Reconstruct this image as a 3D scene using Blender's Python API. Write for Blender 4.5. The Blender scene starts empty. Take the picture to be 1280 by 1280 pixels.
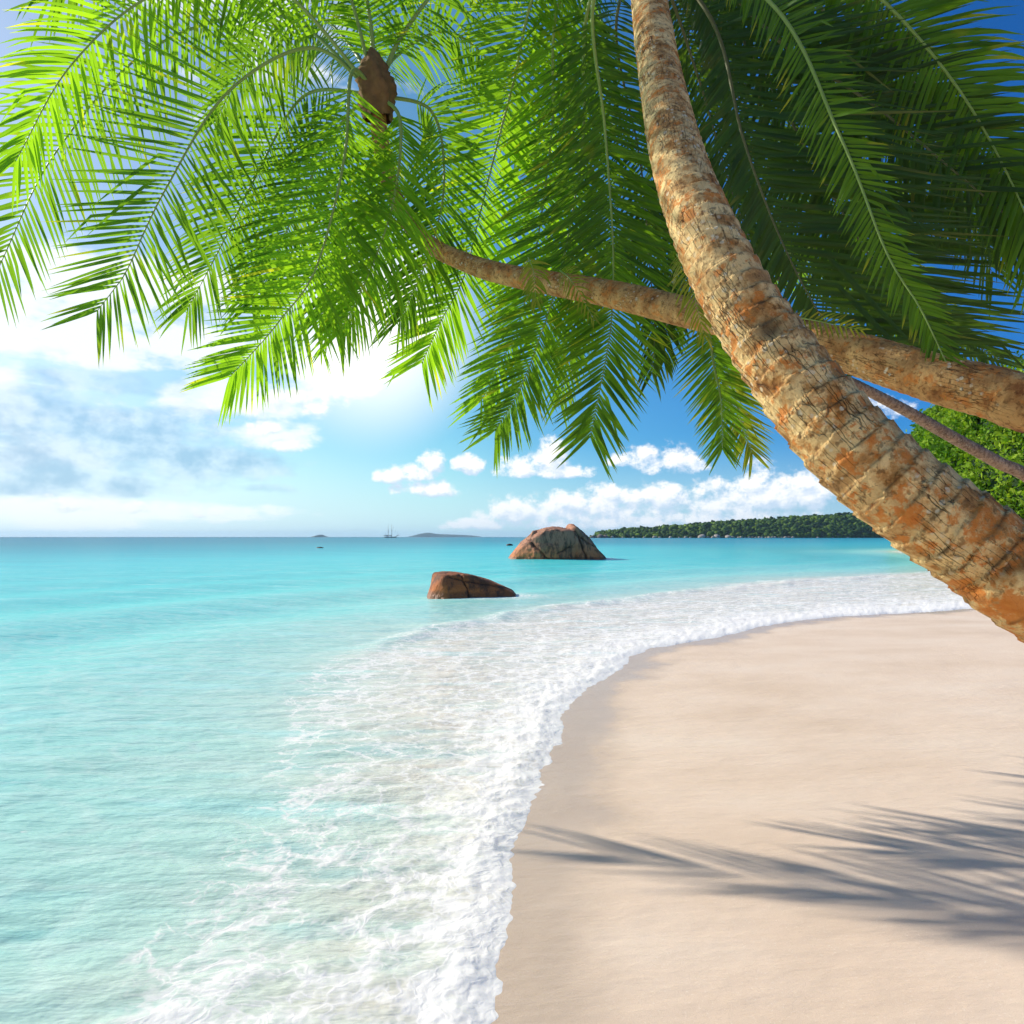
import bpy, math, random
import numpy as np
from mathutils import Vector, Matrix, noise as mn

random.seed(7); np.random.seed(7)
scene = bpy.context.scene
COL = scene.collection
F = 900.0; HC = 1.7; HY = 671.0        # focal length in photo pixels, eye height, horizon row
R = math.radians

def P(px, py, Y):
    return Vector(((px-640)/F*Y, Y, HC+(HY-py)/F*Y))

# ------------------------------------------------------------------ objects
def link(name, me, mat=None, parent=None):
    o = bpy.data.objects.new(name, me); COL.objects.link(o)
    if mat: me.materials.append(mat)
    if parent: o.parent = parent
    return o
def tag(o, label=None, cat=None, group=None, kind=None):
    if label: o['label'] = label
    if cat: o['category'] = cat
    if group: o['group'] = group
    if kind: o['kind'] = kind
    return o
def empty(name, loc):
    o = bpy.data.objects.new(name, None); COL.objects.link(o); o.location = loc
    o.empty_display_size = .2
    return o
def mesh(name, vs, fs, smooth=True):
    me = bpy.data.meshes.new(name)
    me.from_pydata([tuple(v) for v in vs], [], fs)
    if smooth: me.polygons.foreach_set('use_smooth', [True]*len(me.polygons))
    me.update(); return me
def mesh_np(name, V, Q, smooth=True):
    """V (n,3), Q (m,4) numpy"""
    me = bpy.data.meshes.new(name)
    me.vertices.add(len(V)); me.vertices.foreach_set('co', V.astype(np.float32).ravel())
    me.loops.add(Q.size); me.loops.foreach_set('vertex_index', Q.astype(np.int32).ravel())
    me.polygons.add(len(Q)); k = Q.shape[1]
    me.polygons.foreach_set('loop_start', np.arange(0, Q.size, k, dtype=np.int32))
    me.polygons.foreach_set('loop_total', np.full(len(Q), k, dtype=np.int32))
    me.update(calc_edges=True)
    if smooth: me.polygons.foreach_set('use_smooth', np.ones(len(Q), dtype=bool))
    me.validate(); return me
def attr(me, name, arr):
    a = me.attributes.new(name, 'FLOAT', 'POINT'); a.data.foreach_set('value', np.asarray(arr, dtype=np.float32).ravel())
def gridquads(nr, nc, wrap=False):
    i = np.arange(nr-1)[:, None]; j = np.arange(nc if wrap else nc-1)[None, :]
    j2 = (j+1) % nc
    a = i*nc+j; b = i*nc+j2; c = (i+1)*nc+j2; d = (i+1)*nc+j
    return np.stack([a, b, c, d], -1).reshape(-1, 4)

# ------------------------------------------------------------------ numpy noise
_perm = np.random.RandomState(3).permutation(256)
_perm = np.concatenate([_perm, _perm, _perm])
_grad = np.random.RandomState(5).normal(size=(256, 3)); _grad /= np.linalg.norm(_grad, axis=1)[:, None]
def pn(x, y, z=0.0):
    x, y, z = np.broadcast_arrays(np.asarray(x, float), np.asarray(y, float), np.asarray(z, float))
    xi = np.floor(x).astype(int); yi = np.floor(y).astype(int); zi = np.floor(z).astype(int)
    xf = x-xi; yf = y-yi; zf = z-zi
    u = xf*xf*xf*(xf*(xf*6-15)+10); v = yf*yf*yf*(yf*(yf*6-15)+10); w = zf*zf*zf*(zf*(zf*6-15)+10)
    def g(dx, dy, dz):
        h = _perm[(_perm[(_perm[(xi+dx) & 255]+yi+dy) & 255]+zi+dz) & 255]
        G = _grad[h]; return G[..., 0]*(xf-dx)+G[..., 1]*(yf-dy)+G[..., 2]*(zf-dz)
    def l(a, b, t): return a+(b-a)*t
    return 1.4*l(l(l(g(0,0,0), g(1,0,0), u), l(g(0,1,0), g(1,1,0), u), v),
                 l(l(g(0,0,1), g(1,0,1), u), l(g(0,1,1), g(1,1,1), u), v), w)
def fbm(x, y, z=0.0, o=4):
    s = 0; a = 1; t = 0
    for k in range(o):
        s = s+a*pn(x*2**k+17*k, y*2**k-9*k, z*2**k); t += a; a *= .5
    return s/t
def sst(a, b, x):
    t = np.clip((x-a)/(b-a), 0, 1); return t*t*(3-2*t)

# ------------------------------------------------------------------ node helper
class NT:
    def __init__(s, tree): s.t = tree; s.n = tree.nodes; s.l = tree.links
    def set(s, sock, v):
        if isinstance(v, bpy.types.NodeSocket): s.l.new(v, sock)
        elif v is not None:
            if hasattr(sock, 'default_value'):
                if sock.type == 'RGBA' and len(v) == 3: v = (*v, 1)
                sock.default_value = v
    def m(s, op, a, b=None, c=None, clamp=False):
        n = s.n.new('ShaderNodeMath'); n.operation = op; n.use_clamp = clamp
        s.set(n.inputs[0], a); s.set(n.inputs[1], b); s.set(n.inputs[2], c); return n.outputs[0]
    def add(s, a, b): return s.m('ADD', a, b)
    def sub(s, a, b): return s.m('SUBTRACT', a, b)
    def mul(s, a, b): return s.m('MULTIPLY', a, b)
    def vm(s, op, a, b=None, sc=None):
        n = s.n.new('ShaderNodeVectorMath'); n.operation = op
        s.set(n.inputs[0], a); s.set(n.inputs[1], b)
        if sc is not None: s.set(n.inputs[3], sc)
        return n.outputs[1] if op in ('LENGTH', 'DOT_PRODUCT') else n.outputs[0]
    def comb(s, x, y, z):
        n = s.n.new('ShaderNodeCombineXYZ'); s.set(n.inputs[0], x); s.set(n.inputs[1], y); s.set(n.inputs[2], z); return n.outputs[0]
    def sep(s, v):
        n = s.n.new('ShaderNodeSeparateXYZ'); s.set(n.inputs[0], v); return n.outputs
    def mr(s, v, a, b, c=0., d=1., smooth=True):
        n = s.n.new('ShaderNodeMapRange'); n.interpolation_type = 'SMOOTHSTEP' if smooth else 'LINEAR'
        s.set(n.inputs[0], v)
        for k, q in enumerate((a, b, c, d)): s.set(n.inputs[k+1], q)
        return n.outputs[0]
    def noise(s, vec, scale=1., detail=4., rough=.5, dist=0., col=False):
        n = s.n.new('ShaderNodeTexNoise'); s.set(n.inputs['Vector'], vec); s.set(n.inputs['Scale'], scale)
        s.set(n.inputs['Detail'], detail); s.set(n.inputs['Roughness'], rough); s.set(n.inputs['Distortion'], dist)
        return n.outputs[1] if col else n.outputs[0]
    def vor(s, vec, scale=1., feat='F1', rand=1., out=0, smooth=None):
        n = s.n.new('ShaderNodeTexVoronoi'); n.feature = feat; s.set(n.inputs['Vector'], vec); s.set(n.inputs['Scale'], scale)
        s.set(n.inputs['Randomness'], rand); return n.outputs[out]
    def mix(s, f, a, b, mode='MIX'):
        n = s.n.new('ShaderNodeMix'); n.data_type = 'RGBA'; n.blend_type = mode
        s.set(n.inputs[0], f); s.set(n.inputs[6], a); s.set(n.inputs[7], b); return n.outputs[2]
    def ramp(s, v, stops, interp='LINEAR'):
        n = s.n.new('ShaderNodeValToRGB'); n.color_ramp.interpolation = interp
        e = n.color_ramp.elements
        while len(e) < len(stops): e.new(.5)
        for k, (p, c) in enumerate(stops): e[k].position = p; e[k].color = (*c, 1)
        s.set(n.inputs[0], v); return n.outputs[0]
    def attr(s, name):
        n = s.n.new('ShaderNodeAttribute'); n.attribute_name = name; return n.outputs['Fac']
    def coord(s, which='Object'):
        return s.n.new('ShaderNodeTexCoord').outputs[which]
    def geo(s, which='Position'):
        return s.n.new('ShaderNodeNewGeometry').outputs[which]
    def bump(s, h, strength=.5, dist=.1, normal=None):
        n = s.n.new('ShaderNodeBump'); s.set(n.inputs['Height'], h); s.set(n.inputs['Strength'], strength)
        s.set(n.inputs['Distance'], dist)
        if normal is not None: s.set(n.inputs['Normal'], normal)
        return n.outputs[0]
def newmat(name):
    m = bpy.data.materials.new(name); m.use_nodes = True
    t = NT(m.node_tree); p = t.n['Principled BSDF']
    return m, t, p
def scale3(t, v, x, y, z): return t.vm('MULTIPLY', v, (x, y, z))

# ================================================================== shoreline
FRONT = np.array([(-3.2,-30),(-1.6,-6),(-.75,0),(-.12,2.5),(.06,4.2),(.30,5.69),(.38,6.1),(.61,7.32),(.85,8.01),(1.35,9.33),(1.93,10.85),
    (2.5,11.3),(3.56,12.3),(4.9,13.8),(6.56,15.1),(8.06,15.8),(10.3,16.7),(14,19),(22,24.5),(31,35),(38,48),(43,62),(49,80),(82,112),(150,180),(400,450),(1400,1200)], float)
OUTER = np.array([(-5,-30),(-3,-6),(-2.2,0),(-1.6,2.5),(-1.95,5.7),(-2.7,8.1),(-2.75,9.6),(-2.5,11.9),(-1.4,14.2),(.2,17.4),(2.4,19.9),(5.6,23.5),(10.3,29),
    (19,35),(27,42),(35,54),(39,68),(45,86),(78,118),(145,187),(394,458),(1394,1208)], float)
def sdist(X, Y, poly):
    """signed distance, positive on the sea side (left of the direction of the line)"""
    best = np.full(X.shape, 1e18); sg = np.ones(X.shape)
    for a, b in zip(poly[:-1], poly[1:]):
        d = b-a; L2 = d@d
        t = np.clip(((X-a[0])*d[0]+(Y-a[1])*d[1])/L2, 0, 1)
        ex = X-(a[0]+t*d[0]); ey = Y-(a[1]+t*d[1]); dd = ex*ex+ey*ey
        cr = d[0]*(Y-a[1])-d[1]*(X-a[0])
        m = dd < best-1e-12
        best = np.where(m, dd, best); sg = np.where(m, np.where(cr >= 0, 1., -1.), sg)
    return np.sqrt(best)*sg
def smooth_poly(p, n=8):
    out = []
    for i in range(len(p)-1):
        p0 = p[max(i-1, 0)]; p1 = p[i]; p2 = p[i+1]; p3 = p[min(i+2, len(p)-1)]
        for k in range(n):
            t = k/n; out.append(.5*((2*p1)+(-p0+p2)*t+(2*p0-5*p1+4*p2-p3)*t*t+(-p0+3*p1-3*p2+p3)*t**3))
    out.append(p[-1]); return np.array(out)
FRONT = smooth_poly(FRONT, 4); OUTER = smooth_poly(OUTER, 3)
def front_d(X, Y):
    d = sdist(X, Y, FRONT)
    near = 1/(1+np.maximum(0, Y-25)/20)
    d = d+near*(.16*fbm(X*.9, Y*.9, 3.3, 2)+.10*np.abs(pn(X*2.3, Y*2.3, 1.7))+.05*np.abs(pn(X*6.1, Y*6.1, 8.))+.03*pn(X*15, Y*15, 2.))
    return d
def ground_z(d, X, Y):
    sea = -(.035*np.clip(d, 0, 60)+.0012*np.clip(d-60, 0, 2000))
    land = .030*np.clip(-d, 0, 6)+.05*np.clip(-d-6, 0, 60)
    und = .02*fbm(X*.25, Y*.25, 9., 3)*sst(.2, 3, -d)
    return np.where(d > 0, sea, land)+und

# ================================================================== materials
def mat_sand():
    m, t, p = newmat('sand'); o = t.geo()
    n1 = t.noise(scale3(t, o, .75, 1.2, 1), .8, 5, .55)
    n2 = t.noise(o, 260, 3, .6); n3 = t.noise(scale3(t, o, 1, 2.2, 1), 7, 4, .55)
    c = t.ramp(n1, [(.3, (.69, .53, .395)), (.5, (.76, .60, .465)), (.72, (.80, .66, .53))])
    c = t.mix(t.mul(t.mr(n2, .35, .75), .22), c, (.40, .30, .20))
    spk = t.vor(o, 190, 'F1'); c = t.mix(t.mul(t.mr(t.noise(o, 120, 2), .63, .72), .35), c, (.9, .82, .72))
    d = t.attr('shore')
    n4 = t.noise(o, 1.3, 3, .5); wet = t.mr(t.add(d, t.mul(t.sub(n4, .5), 1.0)), -.7, -.15)
    c = t.mix(t.mul(wet, .55), c, (.45, .34, .24))
    t.set(p.inputs['Base Color'], c)
    t.set(p.inputs['Roughness'], t.mr(wet, 0., 1., .93, .30)); t.set(p.inputs['Specular IOR Level'], .25)
    h = t.add(t.mul(n2, .25), t.add(t.mul(n3, .9), t.mul(t.noise(scale3(t, o, 1, 3, 1), 2.2, 3), 1.4)))
    t.set(p.inputs['Normal'], t.bump(h, .3, .02)); return m

def mat_sea():
    m, t, p = newmat('sea_water'); o = t.geo()
    d = t.attr('shore'); q = t.attr('foamq'); do = t.attr('outer'); fm = t.attr('froth')
    sx, sy, sz = t.sep(o)
    # depth colour
    big = t.noise(scale3(t, o, .02, .06, 1), 1., 4, .55)
    mid = t.noise(scale3(t, o, .12, .42, 1), 1., 4, .6)
    dep = t.add(do, t.mul(t.sub(mid, .5), t.mr(do, 0., 60., 3., 40., False)))
    lg = t.m('LOGARITHM', t.m('MAXIMUM', t.add(dep, 2.2), .6), 10.)       # log10
    lf = t.mr(lg, -.2, 3.2, 0., 1., False)
    base = t.ramp(lf, [(0., (.72, .65, .54)), (.08, (.64, .65, .55)), (.17, (.43, .67, .59)), (.27, (.26, .67, .61)), (.38, (.12, .65, .62)),
                       (.54, (.05, .58, .62)), (.62, (.018, .38, .47)), (.72, (.008, .25, .35)), (.82, (.004, .22, .33)), (1., (.004, .15, .25))])
    pat = t.noise(scale3(t, o, .05, .2, 1), 1., 5, .6)
    gl_ = t.noise(scale3(t, o, .35, 1.5, 1), 1., 4, .65)
    base = t.mix(t.mul(t.mr(gl_, .52, .70), t.mr(do, 70., 8., 0., .45)), base, (.40, .80, .78))  # pale glint streaks painted into the water colour
    base = t.mix(t.mul(t.mr(gl_, .46, .30), t.mr(do, 70., 8., 0., .35)), base, (.03, .42, .47))
    base = t.mix(t.mul(t.mr(sx, 2., 40.), t.mr(do, 1., 10., 0., .5)), base, (.02, .24, .32))
    base = t.mix(t.mul(t.mr(pat, .45, .7), t.mr(do, 15., 60., 0., .38)), base, (.02, .32, .40))
    # caustic light net painted into the colour of the shallows, plus darker mottling
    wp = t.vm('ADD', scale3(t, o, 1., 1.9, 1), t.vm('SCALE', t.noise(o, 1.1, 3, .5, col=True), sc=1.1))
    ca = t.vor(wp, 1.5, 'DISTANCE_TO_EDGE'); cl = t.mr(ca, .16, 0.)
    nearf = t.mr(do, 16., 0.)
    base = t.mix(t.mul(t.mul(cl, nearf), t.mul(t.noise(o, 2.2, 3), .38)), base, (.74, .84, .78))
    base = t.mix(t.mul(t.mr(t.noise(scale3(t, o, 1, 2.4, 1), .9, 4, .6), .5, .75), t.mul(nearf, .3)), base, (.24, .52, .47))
    # foam
    warp = t.noise(o, 1.3, 4, .55, col=True)
    wv = t.vm('ADD', scale3(t, o, 1, 1.35, 1), t.vm('SCALE', warp, sc=1.1))
    lace = t.vor(wv, 2.6, 'DISTANCE_TO_EDGE'); lace2 = t.vor(t.vm('ADD', wv, t.vm('SCALE', warp, sc=.7)), 8.5, 'DISTANCE_TO_EDGE')
    wv2 = t.vm('ADD', o, t.vm('SCALE', t.noise(o, 9, 2, .5, col=True), sc=.12)); l3 = t.mr(t.vor(wv2, 17., 'F1'), .25, .75)
    l1 = t.mr(lace, .17, .0, 0, 1); l2 = t.mr(lace2, .2, .0, 0, 1)
    fine = t.noise(o, 13., 5, .65)
    strk = t.noise(t.vm('ADD', t.comb(t.mul(d, 1.7), t.add(t.mul(sx, .42), t.mul(sy, .30)), 0.), t.vm('SCALE', warp, sc=.55)), 1.5, 6, .62)
    fl = t.add(t.mul(l1, .42), t.add(t.mul(l2, .30), t.mul(l3, .18))); fl = t.add(fl, t.mul(fine, .45)); fl = t.add(fl, t.mul(strk, 1.25))
    thr = t.ramp(q, [(0., (.30,)*3), (.06, (.42,)*3), (.14, (.53,)*3), (.30, (.65,)*3), (.55, (.70,)*3), (.80, (.70,)*3), (.93, (.76,)*3), (1., (1.,)*3)])
    thr = t.mul(thr, 1.9)
    fo = t.mr(t.sub(fl, thr), -.34, .42)
    fo = t.m('MAXIMUM', fo, t.mul(fm, t.mr(t.add(t.mul(fine, .6), t.mul(l3, .4)), .25, .62, .25, 1.)))
    fo = t.mul(fo, t.mr(q, 1.0, .93))
    fo = t.m('MAXIMUM', fo, t.mul(t.attr('wash'), t.mr(t.add(t.mul(fine, .6), t.mul(l3, .3)), .35, .6)))
    speck = t.mul(t.mr(t.noise(scale3(t, o, 1, 1.8, 1), 5.5, 5, .7), .63, .73), t.mul(t.mr(do, 9., 0.), .55))
    fo = t.m('MAXIMUM', fo, speck)
    col = t.mix(t.mul(fo, .92), base, (.88, .86, .83))
    w1 = t.noise(scale3(t, o, 1, 2.2, 1), 1.1, 5, .6); w2 = t.noise(scale3(t, o, 1, 2., 1), 5., 3, .6)
    w3 = t.noise(scale3(t, o, .25, .7, 1), 1., 3, .6)
    h = t.add(t.mul(w1, .6), t.add(t.mul(w2, .16), t.mul(w3, 1.1)))
    nb = t.bump(h, .62, .14); nf = t.bump(t.add(fine, t.add(t.mul(l2, .3), t.mul(l3, -.5))), .25, .012)
    df = t.n.new('ShaderNodeBsdfDiffuse'); t.set(df.inputs[0], col); t.set(df.inputs['Normal'], t.mix(fo, nb, nf))
    gl = t.n.new('ShaderNodeBsdfGlossy'); t.set(gl.inputs['Roughness'], .13); t.set(gl.inputs['Normal'], nb); t.set(gl.inputs[0], (1, 1, 1))
    fr = t.n.new('ShaderNodeFresnel'); fr.inputs[0].default_value = 1.33; t.set(fr.inputs['Normal'], nb)
    fac = t.mul(t.m('MINIMUM', t.mul(fr.outputs[0], .62), .26), t.sub(1., fo))
    mx = t.n.new('ShaderNodeMixShader'); t.set(mx.inputs[0], fac); t.l.new(df.outputs[0], mx.inputs[1]); t.l.new(gl.outputs[0], mx.inputs[2])
    t.n.remove(p); t.l.new(mx.outputs[0], t.n['Material Output'].inputs[0]); return m

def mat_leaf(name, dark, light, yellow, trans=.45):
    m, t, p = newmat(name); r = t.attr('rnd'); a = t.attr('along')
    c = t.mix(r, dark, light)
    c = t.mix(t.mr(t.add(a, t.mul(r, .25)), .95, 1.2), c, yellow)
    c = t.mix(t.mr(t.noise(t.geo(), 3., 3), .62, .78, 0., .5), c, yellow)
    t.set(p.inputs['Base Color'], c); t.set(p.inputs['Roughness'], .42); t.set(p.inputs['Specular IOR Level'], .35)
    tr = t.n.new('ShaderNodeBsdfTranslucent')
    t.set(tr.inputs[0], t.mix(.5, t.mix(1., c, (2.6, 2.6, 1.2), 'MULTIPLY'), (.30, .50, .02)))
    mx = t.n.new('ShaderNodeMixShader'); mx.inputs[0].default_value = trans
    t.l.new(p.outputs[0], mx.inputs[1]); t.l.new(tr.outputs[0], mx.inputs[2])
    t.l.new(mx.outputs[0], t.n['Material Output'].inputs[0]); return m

def mat_trunk(name, c0, c1, c2, lichen=1., ring=1., scale=1.):
    m, t, p = newmat(name); s = t.attr('len'); a = t.attr('ang'); lo = t.attr('low'); g = t.attr('groove')
    o = t.coord()
    w = t.noise(o, 5, 4, .6, col=True)
    uv = t.comb(t.m('MULTIPLY', t.m('COSINE', a), .17), t.m('MULTIPLY', t.m('SINE', a), .17), s)
    n1 = t.noise(o, 9*scale, 6, .65); n2 = t.noise(o, 34*scale, 5, .65); n0 = t.noise(o, 3*scale, 4, .6)
    c = t.ramp(n1, [(.32, c0), (.43, c1), (.56, c2)])
    blk = t.vor(t.vm('ADD', t.comb(t.mul(a, 1.1), t.mul(s, 11.), 0.), t.vm('SCALE', w, sc=.5)), 1., 'F1', .75, 1)
    bl = t.sep(blk)[0]
    c = t.mix(t.mr(bl, 0., 1., 0., .5, False), c, t.mix(n2, c0, c2))
    c = t.mix(t.mul(t.mr(n2, .52, .62), .6), c, tuple(x*.45 for x in c0))
    c = t.mix(t.mul(lo, .45), c, t.mix(n2, (.28, .10, .02), (.80, .46, .13)))
    # pale lichen blotches
    pv = t.vor(t.vm('ADD', o, t.vm('SCALE', w, sc=.05)), 26*scale, 'F1')
    c = t.mix(t.mul(t.mr(pv, .30, .2), t.mr(n0, .48, .6, 0., .75)), c, (.68, .60, .42))
    # orange crust
    oc = t.noise(o, 13*scale, 6, .7); oc2 = t.noise(o, 4.3, 3, .5)
    of = t.mr(t.add(t.add(oc, t.mul(oc2, .35)), t.mul(lo, .30)), .71, .80)
    c = t.mix(t.mul(of, .85*lichen), c, t.mix(t.noise(o, 40, 3), (.55, .13, .02), (.66, .27, .05)))
    # red crust towards the root
    rf = t.mr(t.add(oc, t.mul(lo, .42)), .79, .88)
    c = t.mix(t.mul(rf, .8*lichen), c, (.42, .05, .02))
    # grooves and long cracks
    cr = t.vor(t.vm('ADD', t.comb(t.mul(a, 5.5), t.mul(s, 2.6), 0.), t.vm('SCALE', w, sc=1.3)), 1., 'DISTANCE_TO_EDGE')
    crk = t.mr(cr, .035, .0)
    crk = t.mul(crk, t.mr(n0, .47, .62))
    dk = t.m('MAXIMUM', t.mul(g, .8*ring), t.mul(crk, .55))
    c = t.mix(dk, c, (.05, .026, .012))
    t.set(p.inputs['Base Color'], c); t.set(p.inputs['Roughness'], .85); t.set(p.inputs['Specular IOR Level'], .2)
    h = t.add(t.mul(n1, .6), t.add(t.mul(n2, .35), t.add(t.mul(bl, .35), t.mul(crk, -.6))))
    t.set(p.inputs['Normal'], t.bump(h, 1., .022)); return m

def mat_granite(name, warm=(.36, .15, .065), grey=(.23, .13, .085), zlo=0., zhi=1., dark=.35):
    m, t, p = newmat(name); o = t.coord(); g = t.geo()
    n = t.noise(o, 1.6, 6, .62); n2 = t.noise(o, 22, 4, .6); n3 = t.noise(scale3(t, o, 2.2, 2.2, .5), 1.3, 5, .65)
    z = t.sep(g)[2]
    k = t.mr(t.add(z, t.mul(t.sub(n, .5), (zhi-zlo)*.8)), zlo, zhi)
    c = t.mix(k, warm, grey)
    c = t.mix(t.mul(t.mr(n3, .47, .60), dark), c, (.06, .035, .025))
    c = t.mix(t.mul(t.mr(n2, .5, .7), .35), c, tuple(x*1.5 for x in grey))
    tl = t.mr(t.add(z, t.mul(t.sub(n, .5), .3)), .22, .12)
    c = t.mix(t.mul(tl, .6), c, (.13, .05, .02))
    cc = t.attr('crack'); c = t.mix(t.mul(cc, .85), c, (.02, .012, .01))
    t.set(p.inputs['Base Color'], c); t.set(p.inputs['Roughness'], t.mr(z, 0., .25, .35, .82))
    t.set(p.inputs['Specular IOR Level'], .3)
    t.set(p.inputs['Normal'], t.bump(t.add(t.mul(n2, .3), t.add(n, t.mul(n3, .8))), .9, .12)); return m

def mat_simple(name, c, rough=.8, var=.25, sc=3., spec=.2):
    m, t, p = newmat(name); n = t.noise(t.coord(), sc, 4, .6)
    t.set(p.inputs['Base Color'], t.mix(n, tuple(x*(1-var) for x in c), tuple(min(1, x*(1+var)) for x in c)))
    t.set(p.inputs['Roughness'], rough); t.set(p.inputs['Specular IOR Level'], spec); return m

def mat_foliage(name, dark, mid, light, nscale):
    m, t, p = newmat(name); r = t.attr('rnd'); n = t.noise(t.geo(), nscale, 4, .6)
    c = t.ramp(t.add(t.mul(r, .6), t.mul(n, .5)), [(.2, dark), (.5, mid), (.85, light)])
    t.set(p.inputs['Base Color'], c); t.set(p.inputs['Roughness'], .7); t.set(p.inputs['Specular IOR Level'], .15)
    tr = t.n.new('ShaderNodeBsdfTranslucent'); t.set(tr.inputs[0], t.mix(1., c, (1.6, 1.7, .8), 'MULTIPLY'))
    mx = t.n.new('ShaderNodeMixShader'); mx.inputs[0].default_value = .3
    t.l.new(p.outputs[0], mx.inputs[1]); t.l.new(tr.outputs[0], mx.inputs[2])
    t.l.new(mx.outputs[0], t.n['Material Output'].inputs[0]); return m

# ================================================================== ground and sea
def sinh_axis(c, lo, hi, step, n):
    s = np.linspace(-1, 1, n); k = 9.0
    a = np.sinh(k*np.clip(s, 0, 1))/math.sinh(k)*(hi-c)*.9+ s.clip(0, 1)*(hi-c)*.1*0
    return a
def axis(c, half_lo, half_hi, step, ratio):
    pos = [0.]; st = step
    while pos[-1] < half_hi: pos.append(pos[-1]+st); st = step if pos[-1] < 8 else st*ratio
    neg = [0.]; st = step
    while neg[-1] < half_lo: neg.append(neg[-1]+st); st = step if neg[-1] < 6 else st*ratio
    return c+np.array([-v for v in neg[:0:-1]]+pos)
xs = axis(2., 16000, 16000, .05, 1.06); ys = axis(7., 60, 16000, .05, 1.06)
GX, GY = np.meshgrid(xs, ys)
gd = front_d(GX, GY); gz = ground_z(gd, GX, GY)
gme = mesh_np('beach', np.stack([GX, GY, gz], -1).reshape(-1, 3), gridquads(len(ys), len(xs)))
attr(gme, 'shore', gd)
tag(link('beach', gme, mat_sand()), kind='structure')

# sea: rows by distance, columns by bearing, real ripples and surf
dn = [720.]
while dn[-1] > .1: dn.append(dn[-1]-max(.035, 1.7 if dn[-1] > 60 else 1.1 if dn[-1] > 12 else dn[-1]*.08))
Yr = 1530/np.array(dn[:-1]); Yr = Yr[Yr < 15500]
uc = np.concatenate([np.linspace(-6, -.84, 60)[:-1], np.linspace(-.84, .84, 860), np.linspace(.84, 6, 60)[1:]])
SY = np.repeat(Yr[:, None], len(uc), 1); SX = SY*uc[None, :]
fd = front_d(SX, SY); od = sdist(SX, SY, OUTER)
q = np.clip(fd/np.maximum(fd-od, .3), -.2, 1.3)
q = np.where(od > 0, 1.0+np.minimum(od, 3)*.1, q)
q = q+.10*fbm(SX*.5, SY*.5, 4., 3)
fade = 1/(1+SY/30)
rip = .020*fbm(SX*.6, SY*1.5, 1., 4)+.012*fbm(SX*2.3, SY*4.5, 2., 3)
sw = .10*np.sin((od+1.2*fbm(SX*.08, SY*.08, 6., 2))*1.1)*sst(-1, 6, od)*np.exp(-np.clip(od, 0, 99)/25)
z = (rip+sw)*np.clip(fade*1.6, 0, 1)
dense = sst(.40, .0, q+.30*fbm(SX*.8, SY*.8, 21., 3))*np.exp(-np.clip(SY-22, 0, 99)/20)
bil = np.abs(pn(SX*4.2, SY*4.2, 5.))*.6+np.abs(pn(SX*9.5, SY*9.5, 6.))*.33+np.abs(pn(SX*21, SY*21, 7.))*.16
z = z+dense*(.021*(1-bil*1.6))+.012*fbm(SX*5, SY*7, 3., 3)*sst(1., .4, q)
edge = sst(-.03, .22, fd); z = z*edge
z = z-.0+.008*sst(-.02, .2, fd)-.10*sst(.015, -.25, fd)
# surge rows of broken water further out
row = np.exp(-((q-.86+.10*pn(SX*.35, SY*.35, 9.))/.07)**2)*sst(9., 13., SY)*sst(40., 24., SY)
z = z+row*.10*np.clip(.5+fbm(SX*1.2, SY*1.2, 11., 3), 0, 1)
froth = np.clip(dense*1.15*sst(.15, .55, .62-bil*.45+.2*fbm(SX*1.5, SY*1.5, 13., 3)), 0, 1)
froth = np.maximum(froth, row*sst(.0, .7, .12+fbm(SX*.7, SY*.7, 12., 5)))
def ring(cx, cy, a, b, w, sk):
    e = np.sqrt(((SX-cx)/a)**2+((SY-cy)/b)**2); e = e+.12*fbm(SX*1.1, SY*1.1, 31., 3)
    return np.exp(-(np.maximum(e-1, 0)*min(a, b)/w)**2)*np.clip(.55+sk*(SX-cx)/a, 0, 1)
wash = ring((588-640)*.0227, 20.4, 1.35, .95, .40, .5)+ring((625-640)*.0227, 20.3, .75, .5, .35, .2)*.9+.7*ring((702-640)*.0618, 55.6, 3.7, 2.3, .35, .3)
sme = mesh_np('sea', np.stack([SX, SY, z], -1).reshape(-1, 3), gridquads(len(Yr), len(uc)))
for nme, ar in (('shore', fd), ('outer', od), ('foamq', q), ('froth', froth), ('wash', np.clip(wash, 0, 1))): attr(sme, nme, ar)
tag(link('sea', sme, mat_sea()), kind='structure')

# ================================================================== boulders in the water
def ico(sub):
    import bmesh
    bm = bmesh.new(); bmesh.ops.create_icosphere(bm, subdivisions=sub, radius=1)
    V = np.array([v.co[:] for v in bm.verts]); Fc = np.array([[v.index for v in f.verts] for f in bm.faces]); bm.free()
    return V, Fc
ICO = {k: ico(k) for k in (2, 3, 6, 7)}
def poly_rock(planes, center, sub, sharp, namp, nsc, seed):
    """rounded polyhedron from half spaces: list of (point, normal) in local coords"""
    D, Fc = ICO[sub]
    inv = np.zeros(len(D))
    for pt, n in planes:
        n = np.array(n, float); n /= np.linalg.norm(n); dd = (np.array(pt, float)-center)@n
        inv += np.maximum(D@n/dd, 0)**sharp
    r = inv**(-1/sharp)
    V = center+D*r[:, None]
    ns = namp*(fbm(V[:, 0]*nsc+seed, V[:, 1]*nsc, V[:, 2]*nsc, 5)+.5*(.5-np.abs(fbm(V[:, 0]*nsc*1.7, V[:, 1]*nsc*1.7+seed, V[:, 2]*nsc*1.7, 3))))
    return V+D*ns[:, None], Fc, D
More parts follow.
